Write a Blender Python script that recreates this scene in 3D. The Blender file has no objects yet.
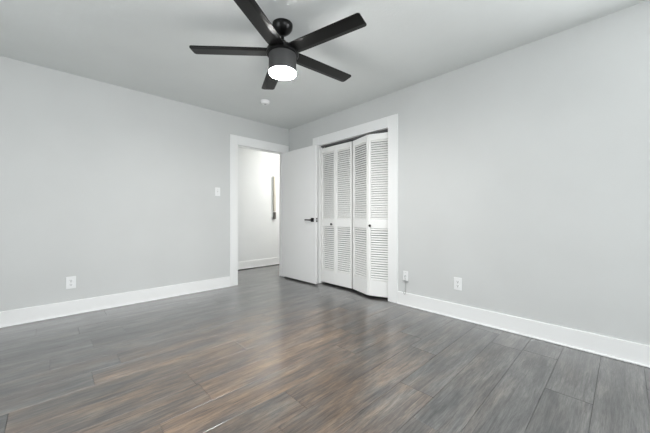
import bpy, bmesh, math, random
from mathutils import Vector, Matrix
R = math.radians
random.seed(11)
sc = bpy.context.scene

# ------------------------------------------------------------------ camera
cd = bpy.data.cameras.new('camera')
cam = bpy.data.objects.new('camera', cd)
sc.collection.objects.link(cam)
cam.location = (-2.873, -3.874, 1.0045)
cam.rotation_euler = (R(90), 0, R(46.277 - 90))
cd.sensor_width = 36
cd.lens = 15.844
cd.shift_y = -0.0014
cd.clip_start = 0.05
sc.camera = cam

# ------------------------------------------------------------------ world, added daylight lamps, exposure
w = bpy.data.worlds.new('world'); sc.world = w; w.use_nodes = True
bg = w.node_tree.nodes['Background']
bg.inputs[0].default_value = (0.90, 0.96, 1.0, 1); bg.inputs[1].default_value = 2.5

def area(name, loc, rot, sx, sy, power, col=(1, 1, 1)):
    l = bpy.data.lights.new(name, 'AREA'); l.shape = 'RECTANGLE'; l.size = sx; l.size_y = sy
    l.energy = power; l.color = col
    o = bpy.data.objects.new(name, l); sc.collection.objects.link(o)
    o.location = loc; o.rotation_euler = rot
    return o
DAY = (0.98, 0.99, 1.0)
area('window_daylight', (-.04, -5.05, 1.45), (R(90), 0, R(90)), 1.3, 1.4, 74, DAY)  # area lamps added inside unseen windows to light the room
area('window_daylight', (-2.45, -5.96, 1.45), (R(-90), 0, R(180)), 1.7, 1.4, 27, DAY)
area('window_daylight', (-4.16, -2.35, 1.45), (R(90), 0, R(-90)), 1.3, 1.4, 17, DAY)
FAN_GLOW, HALL_GLOW = 285.0, 128.0
sc.view_settings.view_transform = 'Standard'
sc.view_settings.look = 'None'
sc.view_settings.gamma = 1
sc.view_settings.use_curve_mapping = False
sc.view_settings.exposure = 0.10
sc.cycles.use_denoising = True
sc.cycles.max_bounces = 16
sc.cycles.diffuse_bounces = 10

# ------------------------------------------------------------------ materials
def mat(name, col, rough=0.5, metal=0.0, spec=0.5):
    m = bpy.data.materials.new(name); m.use_nodes = True
    b = m.node_tree.nodes['Principled BSDF']
    b.inputs['Base Color'].default_value = (*col, 1)
    b.inputs['Roughness'].default_value = rough
    b.inputs['Metallic'].default_value = metal
    b.inputs['Specular IOR Level'].default_value = spec
    return m
def N(m, t, **kw):
    n = m.node_tree.nodes.new(t)
    for k, v in kw.items(): setattr(n, k, v)
    return n
def paint(name, col, rough, scale, bump, var=0.015, spec=0.4):
    """painted surface: faint tone mottling and roller texture"""
    m = mat(name, col, rough, 0, spec); L = m.node_tree.links; b = m.node_tree.nodes['Principled BSDF']
    tc = N(m, 'ShaderNodeTexCoord')
    n1 = N(m, 'ShaderNodeTexNoise'); n1.inputs['Scale'].default_value = 1.7; n1.inputs['Detail'].default_value = 5
    L.new(tc.outputs['Object'], n1.inputs['Vector'])
    cr = N(m, 'ShaderNodeValToRGB')
    cr.color_ramp.elements[0].position = 0.3; cr.color_ramp.elements[1].position = 0.7
    cr.color_ramp.elements[0].color = tuple(max(0, c * (1 - var * 2)) for c in col) + (1,)
    cr.color_ramp.elements[1].color = tuple(min(1, c * (1 + var)) for c in col) + (1,)
    L.new(n1.outputs['Fac'], cr.inputs['Fac']); L.new(cr.outputs['Color'], b.inputs['Base Color'])
    n2 = N(m, 'ShaderNodeTexNoise'); n2.inputs['Scale'].default_value = scale; n2.inputs['Detail'].default_value = 3
    L.new(tc.outputs['Object'], n2.inputs['Vector'])
    bp = N(m, 'ShaderNodeBump'); bp.inputs['Strength'].default_value = bump; bp.inputs['Distance'].default_value = 0.002
    L.new(n2.outputs['Fac'], bp.inputs['Height']); L.new(bp.outputs['Normal'], b.inputs['Normal'])
    return m
WALL = paint('wall_paint', (0.625, 0.636, 0.630), 0.75, 140, 0.25)
CEIL = paint('ceiling_paint', (0.735, 0.757, 0.748), 0.9, 60, 0.5)
TRIM = paint('trim_paint', (0.87, 0.875, 0.87), 0.35, 60, 0.08, 0.006)
DOOR = paint('door_paint', (0.85, 0.85, 0.845), 0.4, 60, 0.08, 0.006)
LOUV = paint('louver_paint', (0.90, 0.90, 0.885), 0.45, 60, 0.08, 0.006)
HALL = paint('hall_paint', (0.80, 0.81, 0.81), 0.7, 140, 0.2)
CLOSET_SHADE = paint('closet_paint', (0.16, 0.16, 0.16), 0.8, 140, 0.2)  # interior coloured dark so gaps around the louvered doors read as deep shade
PLATE = mat('plate_plastic', (0.84, 0.85, 0.85), 0.3)
SLOT = mat('slot_shadow_plastic', (0.12, 0.12, 0.12), 0.6)
GREYP = mat('grey_plastic', (0.45, 0.46, 0.46), 0.5)
CREAM = mat('cream_enamel', (0.52, 0.49, 0.42), 0.5)
DARK = mat('dark_bronze', (0.10, 0.095, 0.085), 0.5)
BLACK = mat('matte_black_metal', (0.003, 0.003, 0.003), 0.28, 0.0, 0.3)
HOUS = mat('satin_black_metal', (0.06, 0.06, 0.06), 0.5, 0.0, 0.35)
SUB = mat('floor_gap', (0.02, 0.019, 0.018), 0.9)
METAL = mat('track_metal', (0.6, 0.61, 0.61), 0.4, 0.6)
CABLE = mat('cable_grey', (0.30, 0.30, 0.30), 0.5)

def brushed(name, col, rough, metal):
    m = mat(name, col, rough, metal); L = m.node_tree.links; b = m.node_tree.nodes['Principled BSDF']
    tc = N(m, 'ShaderNodeTexCoord'); mp = N(m, 'ShaderNodeMapping'); mp.inputs['Scale'].default_value = (2, 60, 60)
    n = N(m, 'ShaderNodeTexNoise'); n.inputs['Scale'].default_value = 4; n.inputs['Detail'].default_value = 4
    L.new(tc.outputs['Object'], mp.inputs['Vector']); L.new(mp.outputs['Vector'], n.inputs['Vector'])
    cr = N(m, 'ShaderNodeValToRGB')
    cr.color_ramp.elements[0].color = tuple(c * 0.7 for c in col) + (1,)
    cr.color_ramp.elements[1].color = tuple(c * 1.3 for c in col) + (1,)
    L.new(n.outputs['Fac'], cr.inputs['Fac']); L.new(cr.outputs['Color'], b.inputs['Base Color'])
    return m
BLADE = brushed('blade_black_wood', (0.0035, 0.0035, 0.0034), 0.30, 0.0)
BLADE.node_tree.nodes['Principled BSDF'].inputs['Specular IOR Level'].default_value = 0.22

def glow(name, col, s):
    m = bpy.data.materials.new(name); m.use_nodes = True
    b = m.node_tree.nodes['Principled BSDF']
    b.inputs['Base Color'].default_value = (0.9, 0.9, 0.9, 1)
    b.inputs['Emission Color'].default_value = (*col, 1); b.inputs['Emission Strength'].default_value = s
    return m
LENS = glow('lamp_lens', (1.0, 0.985, 0.965), FAN_GLOW)
HLENS = glow('hall_lamp_lens', (1.0, 0.97, 0.93), HALL_GLOW)

def floor_material():
    m = mat('vinyl_plank', (0.15, 0.15, 0.15), 0.3, 0, 0.5); L = m.node_tree.links; b = m.node_tree.nodes['Principled BSDF']
    at = N(m, 'ShaderNodeAttribute', attribute_name='plank')      # r tone, g brown amount, b seed
    sp = N(m, 'ShaderNodeSeparateColor'); L.new(at.outputs['Color'], sp.inputs['Color'])
    tc = N(m, 'ShaderNodeTexCoord')
    sd = N(m, 'ShaderNodeVectorMath', operation='SCALE'); L.new(at.outputs['Color'], sd.inputs[0]); sd.inputs['Scale'].default_value = 0.0
    cx = N(m, 'ShaderNodeCombineXYZ'); ml = N(m, 'ShaderNodeMath', operation='MULTIPLY'); ml.inputs[1].default_value = 37.0
    L.new(sp.outputs['Blue'], ml.inputs[0]); L.new(ml.outputs[0], cx.inputs['X']); L.new(ml.outputs[0], cx.inputs['Z'])
    ad = N(m, 'ShaderNodeVectorMath', operation='ADD'); L.new(tc.outputs['Object'], ad.inputs[0]); L.new(cx.outputs[0], ad.inputs[1])
    def noise(scale_vec, det, rough=0.6, dist=0.0):
        mp = N(m, 'ShaderNodeMapping'); mp.inputs['Scale'].default_value = scale_vec
        n = N(m, 'ShaderNodeTexNoise'); n.inputs['Scale'].default_value = 1; n.inputs['Detail'].default_value = det
        n.inputs['Roughness'].default_value = rough; n.inputs['Distortion'].default_value = dist
        L.new(ad.outputs[0], mp.inputs['Vector']); L.new(mp.outputs['Vector'], n.inputs['Vector'])
        return n.outputs['Fac']
    def ramp(fac, stops):
        c = N(m, 'ShaderNodeValToRGB')
        while len(c.color_ramp.elements) < len(stops): c.color_ramp.elements.new(0.5)
        for e, (p, v) in zip(c.color_ramp.elements, stops): e.position = p; e.color = (*v, 1)
        L.new(fac, c.inputs['Fac']); return c.outputs['Color']
    def math_(op, a, bb):
        n = N(m, 'ShaderNodeMath', operation=op)
        for i, v in enumerate((a, bb)):
            if isinstance(v, (int, float)): n.inputs[i].default_value = v
            else: L.new(v, n.inputs[i])
        return n.outputs[0]
    def mix(f, a, bb, bt='MIX'):
        n = N(m, 'ShaderNodeMix', data_type='RGBA', blend_type=bt)
        for k, v in ((0, f), (6, a), (7, bb)):
            if isinstance(v, (int, float)): n.inputs[k].default_value = v
            elif isinstance(v, tuple): n.inputs[k].default_value = (*v, 1)
            else: L.new(v, n.inputs[k])
        return n.outputs[2]
    grain = noise((4.0, 70, 1), 8, 0.75, 0.5)
    streak = noise((1.7, 8.5, 1), 7, 0.68, 0.35)
    blob = noise((2.2, 7, 1), 5, 0.62, 0.3)
    fine = noise((14, 220, 1), 3, 0.7)
    grey = ramp(streak, [(0.30, (0.022, 0.0225, 0.023)), (0.5, (0.072, 0.071, 0.070)), (0.70, (0.145, 0.139, 0.134))])
    brown = ramp(streak, [(0.30, (0.030, 0.022, 0.017)), (0.5, (0.135, 0.084, 0.051)), (0.72, (0.27, 0.175, 0.105))])
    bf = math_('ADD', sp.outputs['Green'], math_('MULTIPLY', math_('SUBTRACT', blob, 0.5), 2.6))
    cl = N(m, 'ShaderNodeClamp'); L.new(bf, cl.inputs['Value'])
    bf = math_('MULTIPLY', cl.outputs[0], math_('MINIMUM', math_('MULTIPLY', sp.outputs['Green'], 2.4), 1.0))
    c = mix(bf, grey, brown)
    c = mix(0.85, c, ramp(grain, [(0.36, (0.30, 0.29, 0.28)), (0.5, (1, 1, 1)), (0.68, (1.5, 1.5, 1.48))]), 'MULTIPLY')
    c = mix(0.6, c, ramp(fine, [(0.35, (0.5, 0.49, 0.48)), (0.62, (1.25, 1.25, 1.25))]), 'MULTIPLY')
    tone = N(m, 'ShaderNodeCombineColor')
    t = math_('ADD', math_('MULTIPLY', sp.outputs['Red'], 0.32), 0.84)
    for k in range(3): L.new(t, tone.inputs[k])
    c = mix(1.0, c, tone.outputs[0], 'MULTIPLY')
    L.new(c, b.inputs['Base Color'])
    b.inputs['Coat Weight'].default_value = 1.0; b.inputs['Coat Roughness'].default_value = 0.22; b.inputs['Coat IOR'].default_value = 1.92
    L.new(math_('ADD', math_('MULTIPLY', grain, 0.16), 0.24), b.inputs['Roughness'])
    bp = N(m, 'ShaderNodeBump'); bp.inputs['Strength'].default_value = 0.25; bp.inputs['Distance'].default_value = 0.0015
    L.new(math_('ADD', grain, math_('MULTIPLY', fine, 0.5)), bp.inputs['Height']); L.new(bp.outputs['Normal'], b.inputs['Normal'])
    return m
FLOOR = floor_material()

# ------------------------------------------------------------------ mesh helpers
def bx(bm, x0, x1, y0, y1, z0, z1):
    return bmesh.ops.create_cube(bm, size=1, matrix=Matrix.Translation(((x0+x1)/2, (y0+y1)/2, (z0+z1)/2)) @ Matrix.Diagonal((abs(x1-x0), abs(y1-y0), abs(z1-z0), 1)))['verts']
def lathe(bm, prof, seg=40, M=Matrix()):
    rings = []
    for r, z in prof:
        if r < 1e-6: rings.append([bm.verts.new(M @ Vector((0, 0, z)))])
        else: rings.append([bm.verts.new(M @ Vector((r*math.cos(2*math.pi*k/seg), r*math.sin(2*math.pi*k/seg), z))) for k in range(seg)])
    for a, b in zip(rings, rings[1:]):
        for k in range(seg):
            k2 = (k+1) % seg
            f = [a[k], a[k2], b[k2], b[k]] if len(a) > 1 and len(b) > 1 else ([a[0], b[k2], b[k]] if len(a) == 1 else [a[k], a[k2], b[0]])
            bm.faces.new(f)
def tube(bm, pts, r, seg=10):
    pts = [Vector(p) for p in pts]; rings = []
    up = Vector((0.31, 0.2, 0.93)).normalized()
    for i, p in enumerate(pts):
        t = (pts[min(i+1, len(pts)-1)] - pts[max(i-1, 0)]).normalized()
        u = t.cross(up).normalized(); v = t.cross(u)
        rings.append([bm.verts.new(p + r*(math.cos(2*math.pi*k/seg)*u + math.sin(2*math.pi*k/seg)*v)) for k in range(seg)])
    for a, b in zip(rings, rings[1:]):
        for k in range(seg): bm.faces.new([a[k], a[(k+1) % seg], b[(k+1) % seg], b[k]])
    bm.faces.new(rings[0]); bm.faces.new(rings[-1][::-1])
def obj(name, bm, m, parent=None, bevel=0.0, smooth=False, loc=None, rot=None):
    bmesh.ops.recalc_face_normals(bm, faces=bm.faces[:])
    me = bpy.data.meshes.new(name); bm.to_mesh(me); bm.free(); me.materials.append(m)
    if smooth:
        for p in me.polygons: p.use_smooth = True
    o = bpy.data.objects.new(name, me); sc.collection.objects.link(o)
    if loc: o.location = loc
    if rot: o.rotation_euler = rot
    if bevel:
        md = o.modifiers.new('bevel', 'BEVEL'); md.width = bevel; md.segments = 2; md.limit_method = 'ANGLE'; md.angle_limit = R(40)
    if smooth:
        md = o.modifiers.new('edges', 'EDGE_SPLIT'); md.split_angle = R(38)
    if parent: o.parent = parent
    return o
def boxes(name, lst, m, parent=None, bevel=0.0, **kw):
    bm = bmesh.new()
    for b in lst: bx(bm, *b)
    return obj(name, bm, m, parent, bevel, **kw)
def tag(o, label, cat, group=None, kind=None):
    if label: o['label'] = label
    if cat: o['category'] = cat
    if group: o['group'] = group
    if kind: o['kind'] = kind
    return o
def struct(o, label=None, cat=None):
    return tag(o, label, cat, kind='structure')
def empty(name, loc=(0, 0, 0), rot=(0, 0, 0)):
    e = bpy.data.objects.new(name, None); e.empty_display_size = 0.05; sc.collection.objects.link(e)
    e.location = loc; e.rotation_euler = rot; return e

# ------------------------------------------------------------------ room shell
H = 2.44
XL, YF = -4.2, -6.0                      # left and front faces of the room (behind the camera)
DX0, DX1, DZ = -0.926, -0.113, 2.03      # hall door opening
CY0, CY1, CZ = -1.955, -0.747, 2.04       # closet opening
HY, HX0, HX1 = 1.10, -2.7, 1.7           # hall

struct(boxes('wall_back', [(XL-.12, DX0-.02, 0, .12, 0, H), (DX1+.02, HX1, 0, .12, 0, H), (DX0-.02, DX1+.02, 0, .12, DZ+.02, H)], WALL),
       'light grey painted wall with the hall doorway, left of the corner', 'wall')
WZ0, WZ1 = .75, 2.15
WR = (-5.7, -4.4)                        # unseen opening behind the camera, put here to brighten the ceiling
struct(boxes('wall_right', [(0, .12, WR[1], CY0-.02, 0, H), (0, .12, YF-.12, WR[0], 0, H), (0, .12, WR[0], WR[1], 0, WZ0), (0, .12, WR[0], WR[1], WZ1, H),
                            (0, .12, CY1+.02, 0, 0, H), (0, .12, CY0-.02, CY1+.02, CZ+.02, H)], WALL),
       'light grey painted wall with the closet, right of the corner', 'wall')
WF = (-3.3, -1.6)
struct(boxes('wall_front', [(XL-.12, 0, YF-.12, YF, 0, WZ0), (XL-.12, 0, YF-.12, YF, WZ1, H), (XL-.12, WF[0], YF-.12, YF, WZ0, WZ1),
                            (WF[1], 0, YF-.12, YF, WZ0, WZ1)], WALL))
WY = (-3.0, -1.7)
struct(boxes('wall_left', [(XL-.12, XL, YF, 0, 0, WZ0), (XL-.12, XL, YF, 0, WZ1, H), (XL-.12, XL, YF, WY[0], WZ0, WZ1), (XL-.12, XL, WY[1], 0, WZ0, WZ1)], WALL))
ADDED_GLASS = mat('window_glass', (0.9, 0.95, 1.0), 0.02); ADDED_GLASS.node_tree.nodes['Principled BSDF'].inputs['Transmission Weight'].default_value = 1.0
def added_window(n, a, b, side):
    bm = bmesh.new()
    def q(u0, u1, d0, d1, z0, z1):
        if side == 'f': bx(bm, u0, u1, YF-d1, YF-d0, z0, z1)
        elif side == 'l': bx(bm, XL-d1, XL-d0, u0, u1, z0, z1)
        else: bx(bm, d0, d1, u0, u1, z0, z1)
    t = .05
    q(a, a+t, .03, .1, WZ0, WZ1); q(b-t, b, .03, .1, WZ0, WZ1); q(a+t, b-t, .03, .1, WZ0, WZ0+t); q(a+t, b-t, .03, .1, WZ1-t, WZ1)
    q(a+t, b-t, .04, .09, 1.43, 1.47)
    f = struct(obj('window_%d' % n, bm, TRIM))
    bm = bmesh.new()
    q(a+t, b-t, .07, .075, WZ0+t, 1.43); q(a+t, b-t, .07, .075, 1.47, WZ1-t)
    obj('pane', bm, ADDED_GLASS, f)
added_window(1, *WR, 'r'); added_window(2, *WF, 'f'); added_window(3, *WY, 'l')  # unseen windows, added so light can enter from behind the camera

struct(boxes('ceiling', [(XL-.12, HX1+.1, YF-.12, HY+.1, H, H+.1)], CEIL), 'flat pale grey painted ceiling', 'ceiling')
# hall and closet shell
struct(boxes('wall_hall', [(HX0, HX1, HY, HY+.1, 0, H)], HALL), 'bright white hall wall seen through the doorway', 'wall')
struct(boxes('wall_hall_end', [(HX0-.1, HX0, .12, HY+.1, 0, H), (HX1, HX1+.1, 0, HY+.1, 0, H)], HALL))
struct(boxes('wall_closet', [(.12, .78, CY0-.22, CY0-.12, 0, H), (.12, .78, -.62, -.52, 0, H), (.78, .88, CY0-.22, -.52, 0, H)], CLOSET_SHADE))

# floor: one mesh of planks over a dark sub floor
PITCH, Y0 = .205, -2.53
KNOWN = {-10: [-2.70], -12: [-2.47], -8: [-2.64], -7: [-2.88, -1.92], -4: [-1.81], -3: [-2.25], 2: [-1.35], 3: [-.35], 0: [-1.91]}
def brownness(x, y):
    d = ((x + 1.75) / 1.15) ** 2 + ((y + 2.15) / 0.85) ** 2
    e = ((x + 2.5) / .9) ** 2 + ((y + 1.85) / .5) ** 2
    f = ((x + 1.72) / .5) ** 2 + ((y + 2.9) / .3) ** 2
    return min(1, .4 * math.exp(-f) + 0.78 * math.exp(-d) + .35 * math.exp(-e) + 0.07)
bm = bmesh.new(); lay = bm.loops.layers.float_color.new('plank')
k = -18
while True:
    yt = Y0 - PITCH * k; yb = yt - PITCH; k0 = k; k += 1
    if yt > HY: continue
    if yb < YF - .01: break
    rr = random.Random(k0 * 7 + 3)
    ks = KNOWN.get(k0)
    base = ks[0] if ks else rr.uniform(-4, -2.8)
    js = {round(base + i * 1.22, 3) for i in range(-4, 6)}
    if ks:
        for x in ks[1:]: js = {j for j in js if abs(j - x) > .4} | {x}
    js = sorted(j for j in js if XL - .1 < j < HX1)
    js = [XL - .1] + js + [HX1]
    for a, b in zip(js, js[1:]):
        if b - a < .02: continue
        g = .0007
        c = (rr.random(), 0, rr.random())
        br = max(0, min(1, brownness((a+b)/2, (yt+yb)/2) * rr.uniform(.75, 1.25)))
        vs = bx(bm, a+g, b-g, yb+g, yt-g, -.006, 0)
        fs = {f for v in vs for f in v.link_faces}
        n = 1
        for f in fs:
            for l in f.loops:
                x, y = l.vert.co.x, l.vert.co.y
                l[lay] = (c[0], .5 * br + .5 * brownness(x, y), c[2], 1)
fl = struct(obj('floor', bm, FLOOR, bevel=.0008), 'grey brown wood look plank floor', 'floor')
struct(boxes('floor_base', [(XL-.12, HX1+.1, YF-.12, HY+.1, -.08, -.004)], SUB))

# trim: door and closet casings, jambs
CT, CW = .018, .115
def casing_bm_y(x0, x1, zt, head_to=None):            # on the back wall, faces -y
    return [(x0-CW, x0, -CT, 0, 0, zt+.13), (x1, min(x1+CW, -.022), -CT, 0, 0, zt), (x0, x1+CW if head_to is None else head_to, -CT, 0, zt, zt+.13)]
struct(boxes('trim_1', casing_bm_y(DX0, DX1, DZ, -.022), TRIM, bevel=.003), 'flat white casing around the hall doorway', 'door casing')
struct(boxes('trim_2', [(DX0-.02, DX0, 0, .12, 0, DZ), (DX1, DX1+.02, 0, .12, 0, DZ), (DX0-.02, DX1+.02, 0, .12, DZ, DZ+.02),
                        (DX0, DX0+.012, .045, .08, 0, DZ-.012), (DX1-.012, DX1, .045, .08, 0, DZ-.012), (DX0, DX1, .045, .08, DZ-.012, DZ)], TRIM, bevel=.002),
       'white jamb lining the hall doorway', 'door jamb')
struct(boxes('trim_3', [(-CT, 0, CY0-.13, CY0, 0, CZ+.13), (-CT, 0, CY1, CY1+.13, 0, CZ+.13), (-CT, 0, CY0, CY1, CZ, CZ+.13)], TRIM, bevel=.003),
       'flat white casing around the louvered closet', 'door casing')
struct(boxes('trim_4', [(0, .12, CY0-.02, CY0, 0, CZ), (0, .12, CY1, CY1+.02, 0, CZ), (0, .12, CY0-.02, CY1+.02, CZ, CZ+.02)], TRIM, bevel=.002),
       'white jamb lining the closet opening', 'door jamb')
BH, BT = .142, .015
struct(boxes('baseboard_back', [(XL, DX0-CW, -BT, 0, 0, BH), (XL, DX0-CW, -BT-.012, -BT, 0, .012)], TRIM, bevel=.004), 'tall white baseboard left of the hall doorway', 'baseboard')
struct(boxes('baseboard_right', [(-BT, 0, YF, CY0-.13, 0, BH), (-BT-.012, -BT, YF, CY0-.13, 0, .012)], TRIM, bevel=.004), 'tall white baseboard right of the closet', 'baseboard')
struct(boxes('baseboard_corner', [(-BT, 0, CY1+.13, 0, 0, BH)], TRIM, bevel=.004))
struct(boxes('baseboard_hall', [(HX0, HX1, HY-BT, HY, 0, BH), (HX0, HX1, HY-BT-.012, HY-BT, 0, .012)], TRIM, bevel=.004), 'white baseboard in the hall beyond the doorway', 'baseboard')
struct(boxes('baseboard_front', [(XL, 0, YF, YF+BT, 0, BH)], TRIM, bevel=.004))
struct(boxes('baseboard_left', [(XL, XL+BT, YF, 0, 0, BH)], TRIM, bevel=.004))

# ------------------------------------------------------------------ open hall door (local: hinge at origin, +x along the leaf, +y = face towards the room)
d1 = struct(empty('door_1', (DX1-.002, -.012, 0), (0, 0, R(-90 + 1.3))), 'plain white hall door standing open in front of the closet casing', 'door')
W, T = .806, .037
# leaf occupies local y -T..0 so that its hall face looks into the room at the camera
leaf = boxes('door_leaf', [(.002, W, -T, 0, .022, 2.022)], DOOR, d1, .002)
def lever(side, off):
    e = 0 if side > 0 else -T
    s = side
    o = boxes('lever_handle', [(W-.098, W-.040, e, e+s*.009, .913, .971)], BLACK, d1, .002)
    o['label'] = 'black lever handle on a square rose'
    bm = bmesh.new()
    tube(bm, [(W-.069, e+s*.008, .942), (W-.069, e+s*off, .942)], .0105, 16)
    obj('handle_neck', bm, BLACK, o, smooth=True)
    boxes('lever_bar', [(W-.185, W-.058, e+s*(off-.007), e+s*(off+.006), .932, .951)], BLACK, o, .004)
lever(-1, .050); lever(1, .024)
lp = boxes('latch_plate', [(W, W+.0015, -T+.005, -.005, .913, .971)], BLACK, d1); lp['label'] = 'black latch plate on the door edge'
bm = bmesh.new(); bx(bm, W+.001, W+.011, -T+.011, -.012, .932, .952); obj('latch_bolt', bm, METAL, lp, .002)
for z in (.25, 1.02, 1.80):
    bm = bmesh.new(); lathe(bm, [(0, z-.045), (.006, z-.045), (.006, z+.045), (0, z+.045)], 12, Matrix.Translation((0, .004, 0)))
    obj('hinge', bm, BLACK, d1, smooth=True)

# ------------------------------------------------------------------ louvered bifold closet doors
ZB, ZT = .027, 1.999
def panel(parent, p, q, knob_at=None):
    """one louvered leaf from p to q (plan points of its centre line); local x along leaf, local -y towards the room"""
    p, q = Vector(p), Vector(q); Wd = (q-p).length; ang = math.atan2(q.y-p.y, q.x-p.x)
    t, st = .014, .028
    lst = [(0.001, st, -t, t, ZB, ZT), (Wd-st, Wd-.001, -t, t, ZB, ZT)]
    rails = [(ZB, .215), (.848, .957), (1.925, ZT)]
    for a, b in rails: lst.append((st, Wd-st, -t, t, a, b))
    o = boxes('door_panel', lst, LOUV, parent, .0022, loc=(p.x, p.y, 0), rot=(0, 0, ang))
    for z0, z1 in ((.215, .848), (.957, 1.925)):
        n = round((z1-z0)/.0286); pt = (z1-z0)/n
        tilt, dep = (47, .0243) if z0 < .5 else (49, .0302)
        bm = bmesh.new()
        for i in range(n):
            z = z0 + (i+.5)*pt
            M = Matrix.Translation((Wd/2, 0.001, z)) @ Matrix.Rotation(R(tilt), 4, 'X') @ Matrix.Diagonal((Wd-2*st, dep, .006, 1))
            bmesh.ops.create_cube(bm, size=1, matrix=M)
        obj('louver_field', bm, LOUV, o)
    if knob_at is not None:
        bm = bmesh.new()
        M = Matrix.Translation((knob_at, -t, .882)) @ Matrix.Rotation(R(90), 4, 'X')
        lathe(bm, [(0.007, 0), (.007, .010), (.011, .013), (.0155, .019), (.0155, .025), (.011, .029), (0, .030)], 20, M)
        k_ = obj('knob', bm, BLACK, o, smooth=True); k_['label'] = 'small round black knob'
    return o
d2 = struct(empty('door_2', (.046, -.755, 0)), 'left louvered bifold closet door, nearly flat, next to the open hall door', 'closet door')
d3 = struct(empty('door_3', (.046, -1.95, 0)), 'right louvered bifold closet door, folded slightly out into the room', 'closet door')
def rel(e, pt): return (pt[0]-e.location.x, pt[1]-e.location.y)
panel(d2, rel(d2, (.046, -.752)), rel(d2, (.040, -1.050)), .236)
panel(d2, rel(d2, (.040, -1.051)), rel(d2, (.046, -1.352)))
panel(d3, rel(d3, (.046, -1.374)), rel(d3, (-.052, -1.698)))
panel(d3, rel(d3, (-.052, -1.701)), rel(d3, (.046, -1.951)), .024)
tr = boxes('door_track', [(.03, .034, CY0+.002, CY1-.002, 2.017, CZ), (.058, .062, CY0+.002, CY1-.002, 2.017, CZ), (.034, .058, CY0+.002, CY1-.002, CZ-.003, CZ)], SLOT)  # track coloured dark to stand for the shade in the gap above the doors
tag(tr, 'thin dark track under the closet head above the louvered doors', 'door track')

# ------------------------------------------------------------------ ceiling fan
FX, FY, FZ = -1.616, -2.098, 2.23
fan = tag(empty('ceiling_fan', (FX, FY, H)), 'black five blade ceiling fan with a lit round lamp', 'ceiling fan')
def fl_(prof, name, m, seg=48, bevel=0):
    bm = bmesh.new(); lathe(bm, [(r, z-H) for r, z in prof], seg); return obj(name, bm, m, fan, smooth=True)
fl_([(0, H-.0005), (.076, H-.0005), (.0765, H-.012), (.072, H-.030), (.058, H-.052), (.040, H-.068), (.024, H-.078), (.018, H-.082), (0, H-.082)], 'canopy', BLACK)
fl_([(0, 2.37), (.0125, 2.37), (.0125, 2.29), (0, 2.29)], 'downrod', BLACK, 20)
fl_([(0, 2.322), (.017, 2.322), (.028, 2.312), (.031, 2.298), (.031, 2.262), (0, 2.262)], 'rod_coupling', BLACK)
fl_([(0, 2.268), (.060, 2.268), (.095, 2.260), (.116, 2.248), (.121, 2.240), (.121, 2.214), (.116, 2.208), (0, 2.208)], 'blade_hub', BLACK)
fl_([(0, 2.208), (.1025, 2.208), (.1025, 2.083), (.1005, 2.079), (0, 2.079)], 'motor_housing', HOUS)
ln = fl_([(.0, 2.084), (.0985, 2.084), (.1005, 2.080), (.1010, 2.074), (.0985, 2.069), (.090, 2.0665), (.05, 2.065), (0, 2.0645)], 'lamp_lens', LENS)
ln['label'] = 'glowing white round lamp lens'
def blade_mesh():
    bm = bmesh.new()
    # outline stations: (radius, half width) with rounded tip corners
    r0, r1, hw, cr = .075, .668, .0612, .018
    st = [(r0, .055), (.12, .059), (.18, hw), (.40, hw), (r1-cr, hw)]
    for i in range(1, 6):
        a = R(90*i/5); st.append((r1-cr+cr*math.sin(a), hw-cr+cr*math.cos(a)))
    th = .006
    vt, vb = [], []
    for r, h in st:
        rowt, rowb = [], []
        cre = .030                               # crease position across the blade
        for y in (-h, -h*.5, 0, cre, h):
            z = -math.tan(R(7))*y if y <= cre else -math.tan(R(7))*cre + math.tan(R(2))*(y-cre)
            rowt.append(bm.verts.new((r, y, z+th/2))); rowb.append(bm.verts.new((r, y, z-th/2)))
        vt.append(rowt); vb.append(rowb)
    for i in range(len(st)-1):
        for j in range(4):
            bm.faces.new([vt[i][j], vt[i+1][j], vt[i+1][j+1], vt[i][j+1]])
            bm.faces.new([vb[i][j], vb[i][j+1], vb[i+1][j+1], vb[i+1][j]])
        bm.faces.new([vt[i][0], vb[i][0], vb[i+1][0], vt[i+1][0]])
        bm.faces.new([vt[i][4], vt[i+1][4], vb[i+1][4], vb[i][4]])
    for i in (0, len(st)-1):
        for j in range(4):
            bm.faces.new([vt[i][j], vt[i][j+1], vb[i][j+1], vb[i][j]])
    return bm
b0 = obj('blade', blade_mesh(), BLADE, fan)
for i in range(5):
    b = b0 if i == 0 else b0.copy()
    if i: sc.collection.objects.link(b); b.parent = fan
    b.location = (0, 0, FZ-H); b.rotation_euler = (0, 0, R(-4.9 + 72*i))

# ------------------------------------------------------------------ smoke detector
sd = tag(empty('smoke_detector', (-.933, -.761, H)), 'small round white smoke detector on the ceiling behind the fan', 'smoke detector')
bm = bmesh.new(); lathe(bm, [(0, -.0005), (.060, -.0005), (.060, -.010), (.056, -.013), (0, -.013)], 36); obj('base_plate', bm, PLATE, sd, smooth=True)
bm = bmesh.new(); lathe(bm, [(0, -.013), (.052, -.013), (.050, -.028), (.043, -.035), (.020, -.037), (0, -.037)], 36); obj('cover', bm, PLATE, sd, smooth=True)
bm = bmesh.new(); lathe(bm, [(0, -.0368), (.014, -.0368), (.013, -.041), (0, -.041)], 24); obj('test_button', bm, GREYP, sd, smooth=True)

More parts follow.
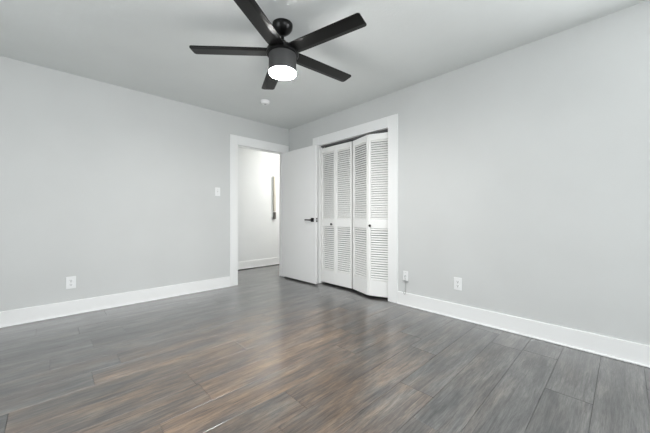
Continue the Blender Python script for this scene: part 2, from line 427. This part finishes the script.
# ------------------------------------------------------------------ wall plates (local: x along wall, -y out of the wall)
def plate(name, loc, rz, w_, h_):
    e = empty(name, loc, (0, 0, rz))
    boxes('cover_plate', [(-w_/2, w_/2, -.006, -.0003, -h_/2, h_/2)], PLATE, e, .0035)
    return e
def screw(e, z):
    bm = bmesh.new(); lathe(bm, [(0, 0), (.0035, 0), (.003, .0012), (0, .0015)], 10, Matrix.Translation((0, -.006, z)) @ Matrix.Rotation(R(90), 4, 'X')); obj('screw', bm, GREYP, e)
def outlet(loc, rz, label):
    e = tag(plate('power_outlet', loc, rz, .076, .122), label, 'outlet', 'duplex outlets low on the walls')
    for s in (-1, 1):
        bm = bmesh.new()
        lathe(bm, [(0, 0), (.0165, 0), (.0160, .0022), (0, .0022)], 24, Matrix.Translation((0, -.006, s*.0205)) @ Matrix.Rotation(R(90), 4, 'X') @ Matrix.Diagonal((1, .86, 1, 1)))
        r_ = obj('receptacle', bm, PLATE, e, smooth=True)
        boxes('slot', [(-.0080, -.0048, -.0088, -.0078, s*.0205-.001, s*.0205+.0085), (.0048, .0080, -.0088, -.0078, s*.0205-.001, s*.0205+.0085),
                       (-.0030, .0030, -.0088, -.0078, s*.0205-.0105, s*.0205-.0045)], SLOT, r_)
    screw(e, 0)
    return e
outlet((-2.730, 0, .326), 0, 'white duplex outlet on the wall left of the hall doorway')
outlet((0, -2.751, .338), R(-90), 'white duplex outlet on the wall right of the closet, beyond the cable plate')
sw = tag(plate('light_switch', (-1.218, 0, 1.333), 0, .072, .117), 'white toggle light switch on the wall beside the hall doorway', 'light switch')
boxes('toggle', [(-.005, .005, -.0155, -.006, -.013, .003)], PLATE, sw, .002)
boxes('toggle_slot', [(-.0062, .0062, -.0066, -.0058, -.0125, .0125)], GREYP, sw)
screw(sw, .030); screw(sw, -.030)
cp = tag(plate('cable_plate', (0, -2.182, .330), R(-90), .060, .105), 'narrow white cable wall plate beside the closet casing', 'wall plate')
bm = bmesh.new(); lathe(bm, [(0, 0), (.006, 0), (.006, .008), (.0035, .008), (.0035, .012), (0, .012)], 12, Matrix.Translation((0, -.006, 0)) @ Matrix.Rotation(R(90), 4, 'X')); obj('connector', bm, GREYP, cp, smooth=True)
screw(cp, .036); screw(cp, -.036)
def bez(pts, n=8):
    out = []; P = [Vector(p) for p in pts]
    for i in range(len(P)-1):
        a, b = P[i], P[i+1]; t0 = (P[i+1]-P[max(i-1, 0)])*.5; t1 = (P[min(i+2, len(P)-1)]-P[i])*.5
        for k in range(n):
            t = k/n; out.append((2*t**3-3*t**2+1)*a + (t**3-2*t**2+t)*t0 + (-2*t**3+3*t**2)*b + (t**3-t**2)*t1)
    return out + [P[-1]]
cb = empty('hanging_cable', (0, -2.182, .33)); tag(cb, 'thin grey cable hanging from the cable plate to the baseboard', 'cable')
bm = bmesh.new()
tube(bm, bez([(-.018, 0, 0), (-.026, -.002, -.008), (-.026, -.004, -.03), (-.021, -.005, -.10), (-.020, -.005, -.17), (-.021, -.003, -.196), (-.022, .006, -.203), (-.022, .016, -.190), (-.021, .026, -.168)]), .0023, 8)
obj('cable_cord', bm, CABLE, cb, smooth=True)
bm = bmesh.new(); lathe(bm, [(0, .012), (.0062, .012), (.0062, .024), (0, .024)], 12, Matrix.Rotation(R(-90), 4, 'Y')); obj('plug', bm, GREYP, cb)
boxes('cable_clip', [(-.024, -.0004, -.034, .034, -.058, -.0530)], GREYP, cb)  # grey bar standing in for the shadow under the cable plate

# ------------------------------------------------------------------ hall: narrow strip on the wall and the flush lamp
hs = tag(empty('wall_strip', (.425, HY, 1.375)), 'tall narrow cream strip with a dark foot on the hall wall seen through the doorway', 'wall strip')
boxes('backing_strip', [(-.040, .036, -.012, 0, -.30, .445)], PLATE, hs, .003)
boxes('strip_face', [(-.022, .030, -.035, -.012, -.285, .435)], CREAM, hs, .004)
f = boxes('strip_foot', [(-.010, .034, -.037, 0, -.44, -.30)], DARK, hs, .003); f['label'] = 'dark foot at the lower end'
hl = tag(empty('ceiling_light', (1.15, .52, H)), 'round flush ceiling light in the hall behind the open door', 'ceiling light')
bm = bmesh.new(); lathe(bm, [(0, -.0005), (.15, -.0005), (.15, -.02), (0, -.02)], 36); obj('base', bm, METAL, hl, smooth=True)
bm = bmesh.new(); lathe(bm, [(0, -.02), (.14, -.02), (.13, -.05), (.09, -.075), (.04, -.085), (0, -.086)], 36); obj('diffuser', bm, HLENS, hl, smooth=True)
